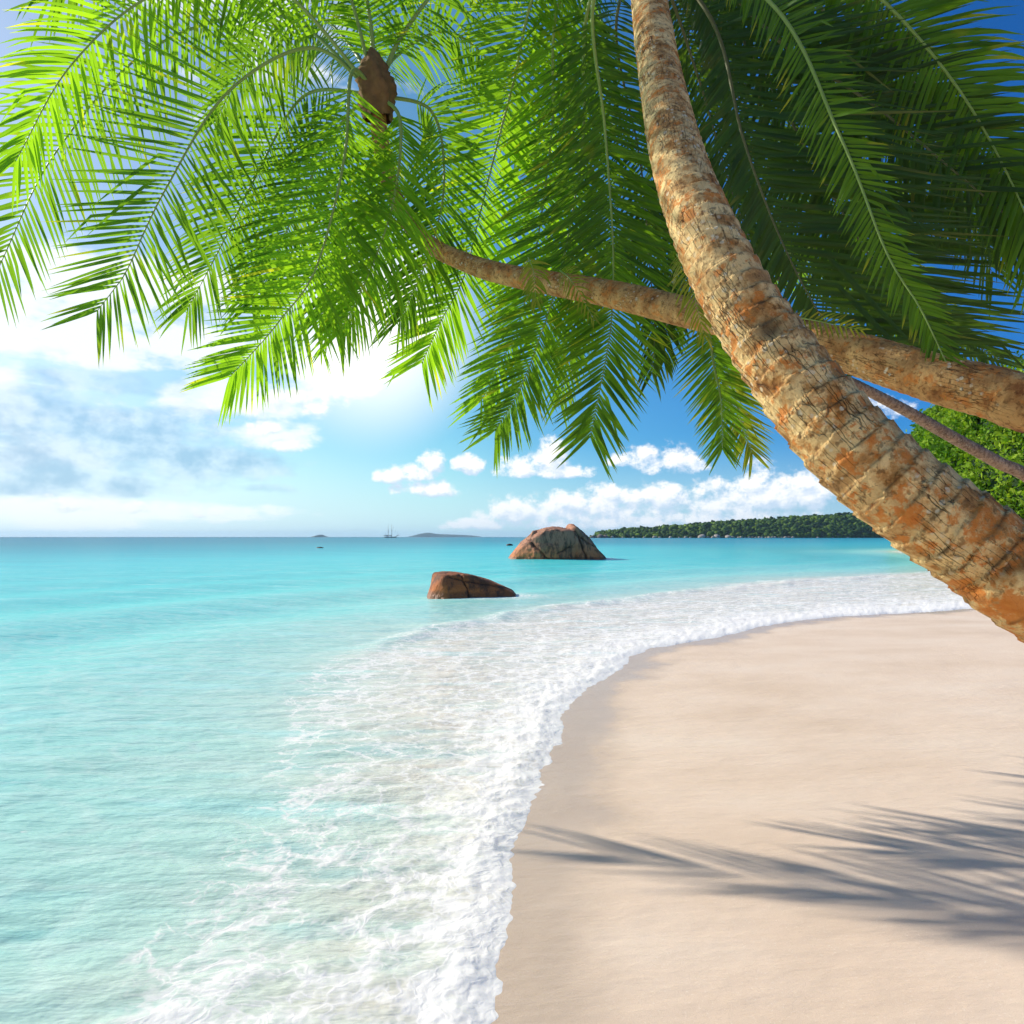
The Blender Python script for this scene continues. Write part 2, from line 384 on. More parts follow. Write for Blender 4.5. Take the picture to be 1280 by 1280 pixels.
def carve(V, D, cracks, width, depth):
    sc_ = 1. if width < .05 else 3.
    cr = np.zeros(len(V))
    for pt, n, lim in cracks:
        n = np.array(n, float); n /= np.linalg.norm(n)
        dd = (V-np.array(pt))@n+.16*fbm(V[:, 0]*1.3/sc_, V[:, 1]*1.3/sc_, V[:, 2]*1.3/sc_, 4)*sc_
        m = np.exp(-(dd/(width*(1+.7*fbm(V[:, 0]/sc_, V[:, 1]/sc_, V[:, 2]/sc_, 2))))**2)
        if lim is not None:
            ln = np.array(lim[1], float); ln /= np.linalg.norm(ln); m = m*sst(-.1, .1, (V-np.array(lim[0]))@ln)
        cr = np.maximum(cr, m)
    return V-D*(cr*depth)[:, None], cr
# near boulder: 2.2 m wide, 18.9 m out (base row 749)
Y1 = 1530/(746-671); s1 = Y1/F
def L1(px, py, dy=0.): return ((px-585)*s1, dy, (746-py)*s1)
pl = [(L1(536, 745), (-1, -.15, .22)), (L1(541, 728), (-.75, -.35, .55)), (L1(556, 717.5), (-.12, -.1, 1)), (L1(600, 721), (.17, .05, 1)),
      (L1(622, 731), (.42, .0, 1)), (L1(572, 735, -.62), (.16, -1, .30)), (L1(548, 735, -.52), (-.5, -.9, .22)), (L1(600, 738, -.5), (.22, -1, .75)),
      ((0, .8, 0), (0, 1, .2)), (L1(645, 746), (1, 0, .35)), ((0, 0, -.9), (0, 0, -1))]
V, Fc, D = poly_rock(pl, np.array([-.1, 0, -.1]), 6, 34, .06, 1.9, 3.)
V, cr = carve(V, D, [(L1(584, 735, -.5), (1, .25, .18), ((0, -.1, 0), (0, -1, 0))), (L1(584, 724.5, -.4), (.22, .1, 1), ((-.35, 0, 0), (1, -.5, 0)))], .022, .06)
me = mesh_np('granite_boulder', V, Fc); attr(me, 'crack', cr)
rk = link('granite_boulder', me, mat_granite('wet_granite', (.58, .17, .04), (.30, .10, .04), -.1, .75, .75))
rk.location = ((585-640)*s1, Y1, 0)
tag(rk, 'low reddish boulder nearest the beach, half sunk in shallow water, its right end sloping', 'boulder', 'boulders standing in the bay')
# far boulder: cleft dome 7 m wide
Y2 = 1530/(698.5-671); s2 = Y2/F
def L2(px, py, dy=0.): return ((px-700)*s2, dy, (698.5-py)*s2)
A = [(L2(642, 694), (-1, -.1, .75)), (L2(658, 676), (-.8, -.15, 1)), (L2(676, 663), (-.35, -.1, 1)), (L2(695, 660.5), (.03, -.1, 1)),
     (L2(712, 664), (.5, 0, 1)), (L2(690, 680, -1.9), (-.05, -1, .42)), (L2(655, 688, -1.3), (-.6, -1, .35)), (L2(727, 690), (1, -.2, .12)),
     ((0, 2., 0), (0, 1, .3)), ((0, 0, -1.5), (0, 0, -1)), (L2(715, 690, -1.7), (.5, -1, .2))]
B = [(L2(709, 663), (-1, -.2, .55)), (L2(715, 655.5), (-.25, -.1, 1)), (L2(720, 657.5), (.45, .1, 1)), (L2(728, 666), (.85, -.1, .85)), (L2(743, 682), (1.0, -.15, .82)), (L2(757, 697), (1, 0, .9)),
     (L2(725, 680, -1.7), (.15, -1, .45)), (L2(712, 690, -1.5), (-.5, -1, .2)), ((0, 1.8, 0), (0, 1, .3)), ((0, 0, -1.5), (0, 0, -1)), (L2(705, 690), (-1, 0, 0))]
Va, Fa, Da = poly_rock(A, np.array(L2(688, 690)), 6, 34, .26, .7, 1.)
Va, ca = carve(Va, Da, [(L2(668, 680, -1.5), (1, .3, .55), ((0, -.6, 0), (0, -1, 0))), (L2(700, 690, -1.6), (-.55, 0, 1), (L2(694, 690), (1, 0, 0)))], .07, .2)
Vb, Fb, Db = poly_rock(B, np.array(L2(724, 690)), 6, 34, .34, .8, 5.)
Vb, cb = carve(Vb, Db, [(L2(722, 680, -1.5), (1, .3, .3), ((0, -.6, 0), (0, -1, 0))), (L2(730, 676, -1.5), (.7, .2, 1), ((0, -.6, 0), (0, -1, 0)))], .07, .22)
Cp, Fcc, Dc = poly_rock([(L2(664, 667), (-1, 0, .3)), (L2(672, 667), (1, 0, .3)), (L2(668, 663.2), (0, 0, 1)), ((0, -.9, 0), (0, -1, .2)), ((0, .6, 0), (0, 1, .2)), (L2(668, 676), (0, 0, -1))],
                       np.array(L2(668, 668)), 3, 8, .05, 1.5, 2.)
V = np.concatenate([Va, Vb, Cp]); Fx = np.concatenate([Fa, Fb+len(Va), Fcc+len(Va)+len(Vb)])
me = mesh_np('granite_boulder', V, Fx); attr(me, 'crack', np.concatenate([ca, cb, np.zeros(len(Cp))]))
rk = link('granite_boulder', me, mat_granite('dry_granite', (.62, .21, .07), (.42, .20, .12), .0, 1.6, .7))
rk.location = ((700-640)*s2, Y2, 0)
tag(rk, 'largest boulder, a cleft brown granite dome rising from the turquoise water farther out', 'boulder', 'boulders standing in the bay')
# small rocks just breaking the surface
dk = mat_granite('dark_reef_rock', (.06, .04, .03), (.05, .035, .03), 0, 1, .5)
for (px, py, w, h, lab) in ((637, 682, 8.5, 2.6, 'tiny dark rock just left of the big cleft boulder, barely breaking the surface'),
                            (400, 685, 9, 1.4, 'tiny dark reef rock awash in the turquoise water at far left')):
    Yy = 1530/(py-671); s = Yy/F; D, Fc = ICO[3]
    V = D*np.array([w*s/2, w*s/3, h*s]); V = V*(1+.35*fbm(D[:, 0]*1.5+px, D[:, 1]*1.5, D[:, 2]*1.5, 3))[:, None]
    me = mesh_np('reef_rock', V, Fc); attr(me, 'crack', np.zeros(len(V)))
    o = link('reef_rock', me, dk); o.location = ((px-640)*s, Yy, 0); tag(o, lab, 'rock', 'boulders standing in the bay')

# ================================================================== far islands
def island(prof, Y, depth, mat, name, label):
    s = Y/F; n = 120; m = 14
    px = np.linspace(prof[0][0], prof[-1][0], n); hh = np.interp(px, [a for a, b in prof], [HY-b for a, b in prof])*s+HC
    v = np.linspace(-1, 1, m)[:, None]
    X = np.repeat((px[None, :]-640)*s, m, 0); YY = Y+v*depth*np.ones((1, n)); Z = hh[None, :]*(1-v**2)**.6
    Z = Z+np.maximum(Z, 0)*.12*fbm(X/Y*60, YY/Y*60, 2., 3)-3
    me = mesh_np(name, np.stack([X, YY, Z], -1).reshape(-1, 3), gridquads(m, n)); o = link(name, me, mat)
    return tag(o, kind='structure')
isl = mat_simple('island_scrub', (.03, .06, .06), .9, .4, .02)
island([(386, 671.4), (391, 670.2), (395, 669.), (400, 667.8), (403, 667.9), (407, 669.8), (413, 671.4)], 5200, 60, isl, 'hill_island', '')
island([(508, 671.4), (516, 669.4), (524, 667.2), (532, 665.8), (537, 665.6), (546, 667.0), (556, 667.6), (570, 668.), (585, 668.6), (596, 669.6), (606, 671.4)], 8200, 250, isl, 'hill_island', '')

# ================================================================== wooded headland
YH = 1100.; sh = YH/F
hp = [(738, 670.5), (748, 666), (757, 661), (768, 660), (780, 659), (800, 657.5), (830, 657), (850, 655), (880, 652.5), (905, 650), (935, 648), (960, 647), (985, 645.5),
      (1010, 643), (1030, 641.5), (1060, 641), (1100, 638), (1180, 632), (1300, 622), (1500, 615)]
def hh(px): return (HY-np.interp(px, [a for a, b in hp], [b for a, b in hp]))*sh+HC
n, m = 240, 26
px = np.linspace(738, 1500, n); v = np.linspace(0, 1, m)[:, None]
prof = np.where(v < .45, np.sin(v/.45*math.pi/2)**.8, 1-(v-.45)**2*1.5)
X = np.repeat((px[None, :]-640)*sh, m, 0); YY = YH+v*180*np.ones((1, n)); Z = (hh(px)[None, :]-5)*prof-1.5
Z = Z*(1+.10*fbm(X/30, YY/30, 1., 3))
def hz(x, y):
    pxx = x/sh+640; vv = (y-YH)/180; pr = math.sin(min(vv/.45, 1)*math.pi/2)**.8 if vv < .45 else 1-(vv-.45)**2*1.5
    return (float(hh(pxx))-5)*pr-1.5
tag(link('headland_hill', mesh_np('headland_hill', np.stack([X, YY, Z], -1).reshape(-1, 3), gridquads(m, n)), mat_simple('undergrowth', (.022, .05, .014), .9, .4, .05)), kind='structure')
rs = np.random.RandomState(11)
D2, F2 = ICO[2]
VV = []; FF = []; RR = []; off = 0
for k in range(3600):
    pxx = rs.uniform(744, 1400) if k < 3100 else rs.uniform(744, 1150); vv = rs.uniform(.015, .62)**1.25
    x = (pxx-640)*sh; y = YH+vv*180; zz = hz(x, y)
    r = rs.uniform(2.0, 4.6)*(1. if rs.rand() > .06 else 1.35); r *= min(1, .35+float(hh(pxx))/30)
    sc = np.array([r, r, r*rs.uniform(.65, 1.0)])
    b = D2*(1+.30*rs.normal(size=(len(D2), 1)))*sc+np.array([x, y, zz+r*.35])
    VV.append(b); FF.append(F2+off); off += len(b); RR.append(np.clip(rs.uniform(0, 1)+.18*rs.normal(size=len(b)), 0, 1))
for k in range(46):   # lone taller crowns on the ridge
    pxx = rs.uniform(820, 1100); x = (pxx-640)*sh; y = YH+80; zz = hz(x, y)+rs.uniform(4, 6.5); r = rs.uniform(1.3, 2.3)
    b = D2*(1+.3*rs.normal(size=(len(D2), 1)))*np.array([r*1.4, r, r*.7])+np.array([x, y, zz]); VV.append(b); FF.append(F2+off); off += len(b); RR.append(np.full(len(b), .2))
me = mesh_np('headland_forest', np.concatenate(VV), np.concatenate(FF), False); attr(me, 'rnd', np.concatenate(RR))
tag(link('headland_forest', me, mat_foliage('far_foliage', (.012, .042, .006), (.045, .115, .012), (.14, .23, .02), .05)),
    'dark green forest covering the low headland across the bay', 'forest', kind='stuff')
# shore boulders at the foot of the headland
gm = [mat_granite('pale_shore_granite', (.40, .33, .27), (.42, .37, .33), 0, 6, .3), mat_granite('dark_shore_granite', (.13, .10, .085), (.16, .13, .11), 0, 6, .3)]
src = []
for k in range(5):
    D, Fc = ICO[3]
    V = D*np.array([1, .8, .62])*(1+.28*fbm(D[:, 0]*1.2+k*7, D[:, 1]*1.2, D[:, 2]*1.2, 3))[:, None]
    me = mesh_np('shore_boulder', V, Fc); attr(me, 'crack', np.zeros(len(V))); src.append(me)
spots = [(741, 4.5, 1), (750, 6.5, 1), (757, 5.5, 1), (746, 3.5, 1), (765, 3.5, 0), (817, 3.5, 0), (824, 2.4, 0), (837, 3.0, 0), (856, 3., 0), (862, 2.2, 0), (876, 6.2, 0), (884, 3.0, 0), (895, 6.4, 0), (890, 3.6, 0), (909, 5.2, 0), (915, 3.2, 0),
         (848, 2.0, 0), (805, 2.4, 0), (791, 2.0, 0), (778, 2.2, 0), (1004, 2, 1), (1021, 2, 0), (1040, 2, 1), (1058, 2, 0), (1072, 2, 1)]
x = 922
while x < 992: spots.append((x, rs.uniform(1.8, 3.4), 0 if rs.rand() > .3 else 1)); x += rs.uniform(3, 5.)
first = {}
for k, (pxx, r, mi) in enumerate(spots):
    o = bpy.data.objects.new('shore_boulder', src[k % 5]); COL.objects.link(o)
    if not src[k % 5].materials: src[k % 5].materials.append(gm[0])
    o.material_slots[0].link = 'OBJECT'; o.material_slots[0].material = gm[mi]
    o.location = ((pxx-640)*sh, YH-3-rs.uniform(0, 3), r*.22); o.scale = (r, r, r); o.rotation_euler = (rs.uniform(-.3, .3), rs.uniform(-.3, .3), rs.uniform(0, 6))
    if pxx < 760: lab = 'dark grey granite rock at the left tip of the wooded headland'
    elif mi: lab = 'dark shore rock at the waterline of the far wooded headland'
    else: lab = 'pale granite rock at the waterline of the far wooded headland'
    tag(o, lab, 'rock', {0: 'pale rocks along the foot of the headland', 1: 'dark rocks along the foot of the headland', 2: 'dark rocks at the headland tip'}[2 if pxx < 760 else mi])

# ================================================================== near wooded hill at the right
hx, hy, hA, hB, hH = 77.5, 80., 29.5, 32., 19.5
def hill_z(x, y):
    r2 = ((x-hx)/hA)**2+((y-hy)/hB)**2
    return hH*np.sqrt(np.clip(1-np.clip(r2, 0, 1)**5, 0, 1))
th = np.linspace(0, 2*math.pi, 160, endpoint=False)[None, :]; rr_ = np.concatenate([np.linspace(.02, .8, 14), np.linspace(.84, 1, 26)])[:, None]
bul = 1+.05*fbm(np.cos(th)*3, np.sin(th)*3, 2., 3)
X = hx+hA*rr_*np.cos(th)*bul; YY = hy+hB*rr_*np.sin(th)*bul; Z = hH*np.sqrt(1-rr_**10)*(1+.05*fbm(X/8, YY/8, 1., 3))-1.2
tag(link('wooded_hill', mesh_np('wooded_hill', np.stack([X, YY, Z], -1).reshape(-1, 3), gridquads(40, 160, True)), bpy.data.materials['undergrowth']), kind='structure')
lv = []; lr = []
for k in range(1700):
    ph = rs.uniform(R(140), R(330))
    if k < 1150: zf = rs.uniform(.02, 1.)**.8; r_ = (1-zf*zf)**.1
    else: r_ = math.sqrt(rs.uniform(.0, 1)); zf = math.sqrt(1-r_**10)
    x = hx+hA*r_*math.cos(ph); y = hy+hB*r_*math.sin(ph); zz = hH*zf-.6+rs.exponential(.55)
    rr = rs.uniform(.6, 1.5)**1.6+.3; nl = int(62*rr)
    d = rs.normal(size=(nl, 3)); d /= np.linalg.norm(d, axis=1)[:, None]
    pos = np.array([x, y, zz])+d*rr*rs.uniform(.55, 1.05, size=(nl, 1))*np.array([1, 1, .8])
    a = rs.normal(size=(nl, 3)); a /= np.linalg.norm(a, axis=1)[:, None]
    b = np.cross(a, rs.normal(size=(nl, 3))); b /= np.linalg.norm(b, axis=1)[:, None]
    sz = rs.uniform(.6, 1.4, size=(nl, 1))*rs.uniform(.15, .34)
    lv.append(np.stack([pos-a*sz, pos+b*sz*.55, pos+a*sz, pos-b*sz*.55], 1).reshape(-1, 3))
    lr.append(np.clip(rs.uniform(.1, .9)+.15*rs.normal(size=nl*4), 0, 1))
lv = np.concatenate(lv)
me = mesh_np('hill_foliage', lv, np.arange(len(lv)).reshape(-1, 4), False); attr(me, 'rnd', np.concatenate(lr))
tag(link('hill_foliage', me, mat_foliage('near_foliage', (.04, .10, .006), (.12, .24, .012), (.30, .40, .03), .25)),
    'bright green bushes covering the near hillside behind the leaning trunks', 'bushes', kind='stuff')

# ================================================================== palms
def catmull(pts, n):
    pts = [np.array(p, float) for p in pts]; out = []
    for i in range(len(pts)-1):
        p0 = pts[i-1] if i else 2*pts[0]-pts[1]; p1 = pts[i]; p2 = pts[i+1]; p3 = pts[i+2] if i+2 < len(pts) else 2*pts[-1]-pts[-2]
        for k in range(n):
            t = k/n; out.append(.5*((2*p1)+(-p0+p2)*t+(2*p0-5*p1+4*p2-p3)*t*t+(-p0+3*p1-3*p2+p3)*t**3))
    out.append(pts[-1]); return np.array(out)
def resample(C, step=None, n=None):
    s = np.concatenate([[0], np.cumsum(np.linalg.norm(np.diff(C[:, :3], axis=0), axis=1))])
    if n is None: n = max(4, int(s[-1]/step))
    u = np.linspace(0, s[-1], n); return np.stack([np.interp(u, s, C[:, k]) for k in range(C.shape[1])], 1), u
def frames(C):
    T = np.gradient(C[:, :3], axis=0); T /= np.linalg.norm(T, axis=1)[:, None]
    N_ = np.zeros_like(T); v = np.cross(T[0], [0, 0, 1]); v /= np.linalg.norm(v); N_[0] = v
    for i in range(1, len(T)):
        v = N_[i-1]-T[i]*(N_[i-1]@T[i]); N_[i] = v/np.linalg.norm(v)
    return T, N_, np.cross(T, N_)
def trunk(pts, parent, mat, seg, step, ringstep, ringamp, seed, lowfrom, lowto, knots=()):
    """pts: (x,y,z,r); built from the root upwards"""
    C, s = resample(catmull(pts, 24), step=step); T, N_, B_ = frames(C)
    th = np.linspace(0, 2*math.pi, seg, endpoint=False)[None, :]
    S = np.repeat(s[:, None], seg, 1); TH = np.repeat(th, len(s), 0)
    cx, sx_ = np.cos(TH), np.sin(TH)
    wob = .018*fbm(cx*1.5+seed, sx_*1.5, S*2.2, 2)+.05*ringstep*0
    ph = (S+wob+.02*fbm(cx*.8, sx_*.8+seed, S*.9, 2))/ringstep
    fr = ph-np.floor(ph)
    step_ = (fr**1.6)                                      # each leaf scar steps outwards, then drops
    g = sst(.86, .95, fr)*sst(1., .97, fr)*sst(-.35, .25, fbm(cx*2.1, sx_*2.1+seed, S*4, 3))
    rad = C[:, 3][:, None]*(1+.05*fbm(cx*.9+seed, sx_*.9, S*1.3, 3)+.022*fbm(cx*3, sx_*3+seed, S*7, 3))
    rad = rad+ringamp*(step_-.5)-ringamp*.8*g
    low = np.interp(s, [lowfrom, lowto], [1, 0])[:, None]*np.ones((1, seg))
    V = C[:, None, :3]+N_[:, None, :]*(cx*rad)[..., None]+B_[:, None, :]*(sx_*rad)[..., None]
    V = V.reshape(-1, 3)
    for kp, kr, kd in knots:
        dd = np.linalg.norm(V-np.array(kp), axis=1); w = np.exp(-(dd/kr)**2)
        V = V-((V-np.repeat(C[:, :3], seg, 0)))*(w*kd)[:, None]
        g = np.maximum(g, (w**.7*1.25).clip(0, 1).reshape(g.shape))
    org = np.array(parent.location)
    me = mesh_np('trunk', V-org, gridquads(len(s), seg, True))
    for nme, ar in (('len', S), ('ang', TH), ('low', low), ('groove', g)): attr(me, nme, ar)
    return link('trunk', me, mat, parent)

def frond(spine, parent, mat, rmat, lscale=None, leaf=.62, nl=70, face=None, seed=0, droop=.35, wid=.034, start=.16, ang=(62, 24), fold=.35, r0=.022, messy=1., label=None, limp=0.):
    nl = int(nl*1.3); wid = wid*.80
    rr = np.random.RandomState(seed); org = np.array(parent.location)
    C, s = resample(catmull(spine, 12), n=nl+1); L = s[-1]
    T, _, _ = frames(C)
    vs = []; fs = []; rn = []; al = []
    cam = np.array([0, 0, HC]); nseg = 5
    for i in range(1, nl+1):
        u = i/nl
        if u < start: continue
        p = C[i]; t_ = T[i]
        nrm = (cam-p) if face is None else np.array(face, float); nrm = nrm-t_*(nrm@t_); nrm /= np.linalg.norm(nrm)
        side = np.cross(t_, nrm)
        uu = (u-start)/(1-start)
        prof = (np.sin(min(1, uu*1.9+.22)*math.pi/2)**.8)*(1-.40*max(0, uu-.55)/.45)
        for sg in (-1, 1):
            if rr.rand() < .03*messy: continue
            a = R(ang[0]+(ang[1]-ang[0])*u**3.2+rr.normal()*3.2*messy)
            ln = leaf*prof*(1+rr.normal()*.06*messy)*((lscale or {}).get(sg, 1))
            d = side*sg*math.sin(a)+t_*math.cos(a)+nrm*(.16*rr.normal()*messy-.12)
            d /= np.linalg.norm(d); w = wid*(.75+.4*prof)*(1+.12*rr.normal())
            r_ = float(np.clip(.45+.27*rr.normal()+.15*math.sin(i*.13+seed), 0, 1)); dr = droop*(1+.3*rr.normal())+limp*(1-u*.5)
            bx = p.copy(); b0 = len(vs); dd = d.copy()
            jit = rr.normal()*.15*messy; broken = rr.rand() < .05*messy; bk = rr.randint(2, 5)
            yel = rr.rand()*.1+(.22 if rr.rand() < .10 else 0)
            for k in range(nseg+1):
                f = k/nseg
                if k:
                    dd = dd+np.array([jit*.04, 0, -dr*.32*(f+.25)]);
                    if broken and k == bk: dd = dd+np.array([0, 0, -1.0])
                    dd /= np.linalg.norm(dd); bx = bx+dd*ln/nseg
                wv_ = np.cross(dd, nrm); wn = np.linalg.norm(wv_); wv_ = wv_/wn if wn > 1e-4 else t_
                nn = np.cross(wv_, dd)
                hw = w*.5*(min(1, .45+f*4) if f < .2 else (1-((f-.2)/.8)**2.2)*.97+.03)
                vs += [bx-wv_*hw-nn*hw*fold, bx, bx+wv_*hw-nn*hw*fold] if sg < 0 else [bx-wv_*hw-nn*hw*fold, bx, bx+wv_*hw-nn*hw*fold]
                rn += [r_]*3; al += [min(1, f*(.8+yel)+yel)]*3
            for k in range(nseg):
                q0 = b0+k*3
                fs += [(q0, q0+1, q0+4, q0+3), (q0+1, q0+2, q0+5, q0+4)]
    V = np.array(vs)-org
    me = mesh_np('frond', V, np.array(fs)); attr(me, 'rnd', rn); attr(me, 'along', al)
    o = link('frond', me, mat, parent)
    if label: o['label'] = label
    # midrib
    T, N_, B_ = frames(C); th = np.linspace(0, 2*math.pi, 6, endpoint=False)
    rad = r0*(1-.86*np.linspace(0, 1, len(C))**.8)
    V = C[:, None, :]+(N_[:, None, :]*np.cos(th)[None, :, None]+B_[:, None, :]*np.sin(th)[None, :, None])*rad[:, None, None]
    me = mesh_np('midrib', V.reshape(-1, 3)-org, gridquads(len(C), 6, True)); link('midrib', me, rmat, o)
    return o
def pp(lst): return [tuple(P(*a)) for a in lst]

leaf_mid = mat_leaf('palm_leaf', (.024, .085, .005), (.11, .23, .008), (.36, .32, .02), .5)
leaf_lit = mat_leaf('palm_leaf_sunlit', (.07, .17, .004), (.20, .36, .010), (.50, .42, .02), .62)  # brighter copy: sunlit, backlit look put into the leaf colour
leaf_dark = mat_leaf('palm_leaf_dark', (.010, .036, .006), (.026, .075, .010), (.13, .12, .02), .28)  # darker green set of leaf colours
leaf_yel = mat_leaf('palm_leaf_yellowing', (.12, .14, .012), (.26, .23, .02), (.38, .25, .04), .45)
rib = mat_simple('midrib', (.24, .34, .07), .5, .2, 6, .4); rib_dark = mat_simple('midrib_dark', (.13, .13, .05), .6, .2, 6, .3)  # second midrib colour is the darker one
bark1 = mat_trunk('palm_bark', (.17, .06, .014), (.47, .22, .06), (.88, .63, .28), 1., 1.)
bark2 = mat_trunk('palm_bark_smooth', (.22, .08, .022), (.44, .21, .065), (.64, .38, .14), .7, .4)
bark3 = mat_trunk('palm_bark_thin', (.15, .09, .055), (.27, .18, .12), (.42, .31, .22), .1, .7, 1.5)

# --- palm A: the big leaning trunk in front
pa = empty('palm_tree', (3.6, 2.45, .1))
tag(pa, 'thick scarred coconut palm leaning across the front, bark crusted with orange lichen', 'palm', 'palms leaning over the beach')
ta = [(3.7, 2.45, -.4, .26), (3.35, 2.46, .25, .235), (2.6, 2.52, 1.02, .195)]
for px_, py_, Y, wpx in [(1290, 737, 2.60, 119), (1248, 704, 2.64, 118), (1205, 672, 2.67, 117), (1155, 636, 2.7, 115), (1105, 597, 2.74, 112), (1055, 550, 2.8, 108), (1008, 495, 2.87, 101), (968, 440, 2.95, 94),
                         (932, 388, 3.03, 87), (903, 338, 3.12, 81), (876, 280, 3.3, 75), (852, 215, 3.6, 67), (832, 130, 4.1, 56), (815, 30, 4.8, 46), (805, -75, 5.6, 39)]:
    v = P(px_, py_, Y); ta.append((v.x, v.y, v.z, wpx*.5*Y/F))
trunk(ta, pa, bark1, 150, .007, .085, .013, 2., 1.4, 3.2, knots=[(tuple(P(962, 408, 2.83)), .045, .14), (tuple(P(1178, 722, 2.58)), .03, .08)])
CA = (805, -85, 5.6)
sd = [100]
def fr_(par, pts, **k):
    sd[0] += 1; k.setdefault('seed', sd[0]); m_ = k.pop('m', leaf_mid); rm = k.pop('rm', rib)
    return frond(pp(pts), par, m_, rm, **k)
# hanging fronds in the middle, behind the level trunk
fr_(pa, [CA, (742, 0, 6.0), (756, 160, 6.4), (766, 300, 6.5), (765, 390, 6.5), (757, 450, 6.4), (738, 545, 6.3)], leaf=.74, nl=112, m=leaf_mid, droop=.03, wid=.036, ang=(64, 36))
fr_(pa, [CA, (735, 10, 6.2), (728, 180, 6.8), (703, 330, 7.0), (672, 430, 7.), (648, 490, 6.9), (620, 536, 6.8)], leaf=.74, nl=106, m=leaf_mid, droop=.06, wid=.036, ang=(64, 34))
fr_(pa, [CA, (700, 0, 6.6), (690, 160, 7.2), (672, 300, 7.4), (650, 400, 7.4), (625, 455, 7.4), (602, 500, 7.4)], leaf=.72, nl=100, m=leaf_lit, droop=.08, wid=.036, ang=(62, 32))
fr_(pa, [CA, (680, -30, 6.4), (640, 110, 7.2), (604, 250, 7.6), (580, 345, 7.7), (552, 400, 7.7), (528, 452, 7.6)], leaf=.88, nl=104, m=leaf_lit, droop=.02, wid=.04, ang=(64, 34))
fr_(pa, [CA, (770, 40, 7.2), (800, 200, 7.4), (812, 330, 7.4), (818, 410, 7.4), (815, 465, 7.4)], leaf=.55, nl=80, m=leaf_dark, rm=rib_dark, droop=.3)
fr_(pa, [CA, (720, 20, 7.4), (715, 180, 7.7), (722, 320, 7.8), (716, 420, 7.8), (700, 500, 7.8)], leaf=.62, nl=90, m=leaf_mid, droop=.25)
# dark fronds to the right
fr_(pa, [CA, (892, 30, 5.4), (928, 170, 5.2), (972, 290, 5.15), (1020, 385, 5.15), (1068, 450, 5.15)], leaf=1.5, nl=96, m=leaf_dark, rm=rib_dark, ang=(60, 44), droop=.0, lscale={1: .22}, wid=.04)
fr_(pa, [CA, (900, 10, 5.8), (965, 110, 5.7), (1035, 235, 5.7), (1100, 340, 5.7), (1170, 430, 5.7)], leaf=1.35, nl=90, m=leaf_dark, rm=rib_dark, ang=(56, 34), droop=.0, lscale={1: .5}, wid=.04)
fr_(pa, [CA, (960, 0, 4.6), (1050, 170, 4.2), (1108, 315, 4.0), (1150, 385, 3.9), (1186, 460, 3.85)], leaf=.27, nl=110, m=leaf_mid, ang=(60, 30), droop=.05, wid=.022)
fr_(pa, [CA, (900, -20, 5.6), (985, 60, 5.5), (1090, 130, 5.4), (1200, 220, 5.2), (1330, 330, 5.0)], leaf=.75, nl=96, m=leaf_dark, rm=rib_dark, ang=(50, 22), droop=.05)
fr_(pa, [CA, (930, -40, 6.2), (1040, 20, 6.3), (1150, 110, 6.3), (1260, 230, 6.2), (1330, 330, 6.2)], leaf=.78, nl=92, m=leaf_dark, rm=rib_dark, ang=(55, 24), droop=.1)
fr_(pa, [CA, (960, -90, 5.4), (1080, -20, 5.2), (1190, 100, 5.1), (1270, 240, 5.0), (1310, 360, 4.9)], leaf=.62, nl=92, m=leaf_mid, droop=.3)
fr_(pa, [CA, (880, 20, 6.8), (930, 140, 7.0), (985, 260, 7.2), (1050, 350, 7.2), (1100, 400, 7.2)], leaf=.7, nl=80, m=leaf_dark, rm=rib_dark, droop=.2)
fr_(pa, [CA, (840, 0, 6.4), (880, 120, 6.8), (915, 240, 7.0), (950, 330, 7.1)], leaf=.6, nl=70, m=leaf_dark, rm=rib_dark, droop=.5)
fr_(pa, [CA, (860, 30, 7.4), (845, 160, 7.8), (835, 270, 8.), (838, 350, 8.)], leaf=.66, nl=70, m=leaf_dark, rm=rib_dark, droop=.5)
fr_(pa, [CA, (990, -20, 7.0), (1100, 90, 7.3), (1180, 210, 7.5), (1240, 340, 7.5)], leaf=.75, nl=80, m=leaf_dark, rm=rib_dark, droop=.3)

# --- palm B: slender trunk running across behind, crown upper left
pb = empty('palm_tree', (5.8, 1.7, .1))
tag(pb, 'slimmer coconut palm lying almost level behind the thick trunk, its bright fronds filling the left', 'palm', 'palms leaning over the beach')
tb = [(6.0, 1.6, -.4, .19), (5.0, 2.05, .75, .165), (3.95, 2.78, 1.66, .15), (3.22, 3.3, 2.08, .143)]
for px_, py_, Y, wpx in [(1290, 508, 3.7, 67), (1248, 493, 3.8, 65), (1180, 476, 3.95, 60), (1100, 452, 4.2, 54), (1020, 427, 4.5, 48), (950, 409, 4.85, 43), (870, 393, 5.3, 38), (760, 367, 5.9, 33), (640, 345, 6.6, 26), (580, 327, 7.0, 23),
                         (530, 300, 7.15, 21), (495, 250, 7.2, 21), (478, 190, 7.1, 21), (470, 125, 7.0, 20)]:
    v = P(px_, py_, Y); tb.append((v.x, v.y, v.z, wpx*.5*Y/F))
trunk(tb, pb, bark2, 96, .012, .06, .0045, 9., .3, 3., knots=[(tuple(P(1222, 497, 3.7)), .03, .1)])
CB = (470, 118, 7.0)
fr_(pb, [CB, (390, 60, 6.8), (285, 115, 6.6), (205, 240, 6.5), (160, 335, 6.5), (142, 362, 6.5), (122, 388, 6.5)], leaf=.90, nl=66, m=leaf_mid, droop=.03, ang=(70, 30))
fr_(pb, [CB, (440, 90, 6.7), (430, 200, 6.5), (395, 335, 6.4), (350, 400, 6.4), (320, 436, 6.4), (288, 470, 6.4)], leaf=.82, nl=84, m=leaf_lit, droop=.10, ang=(66, 28))
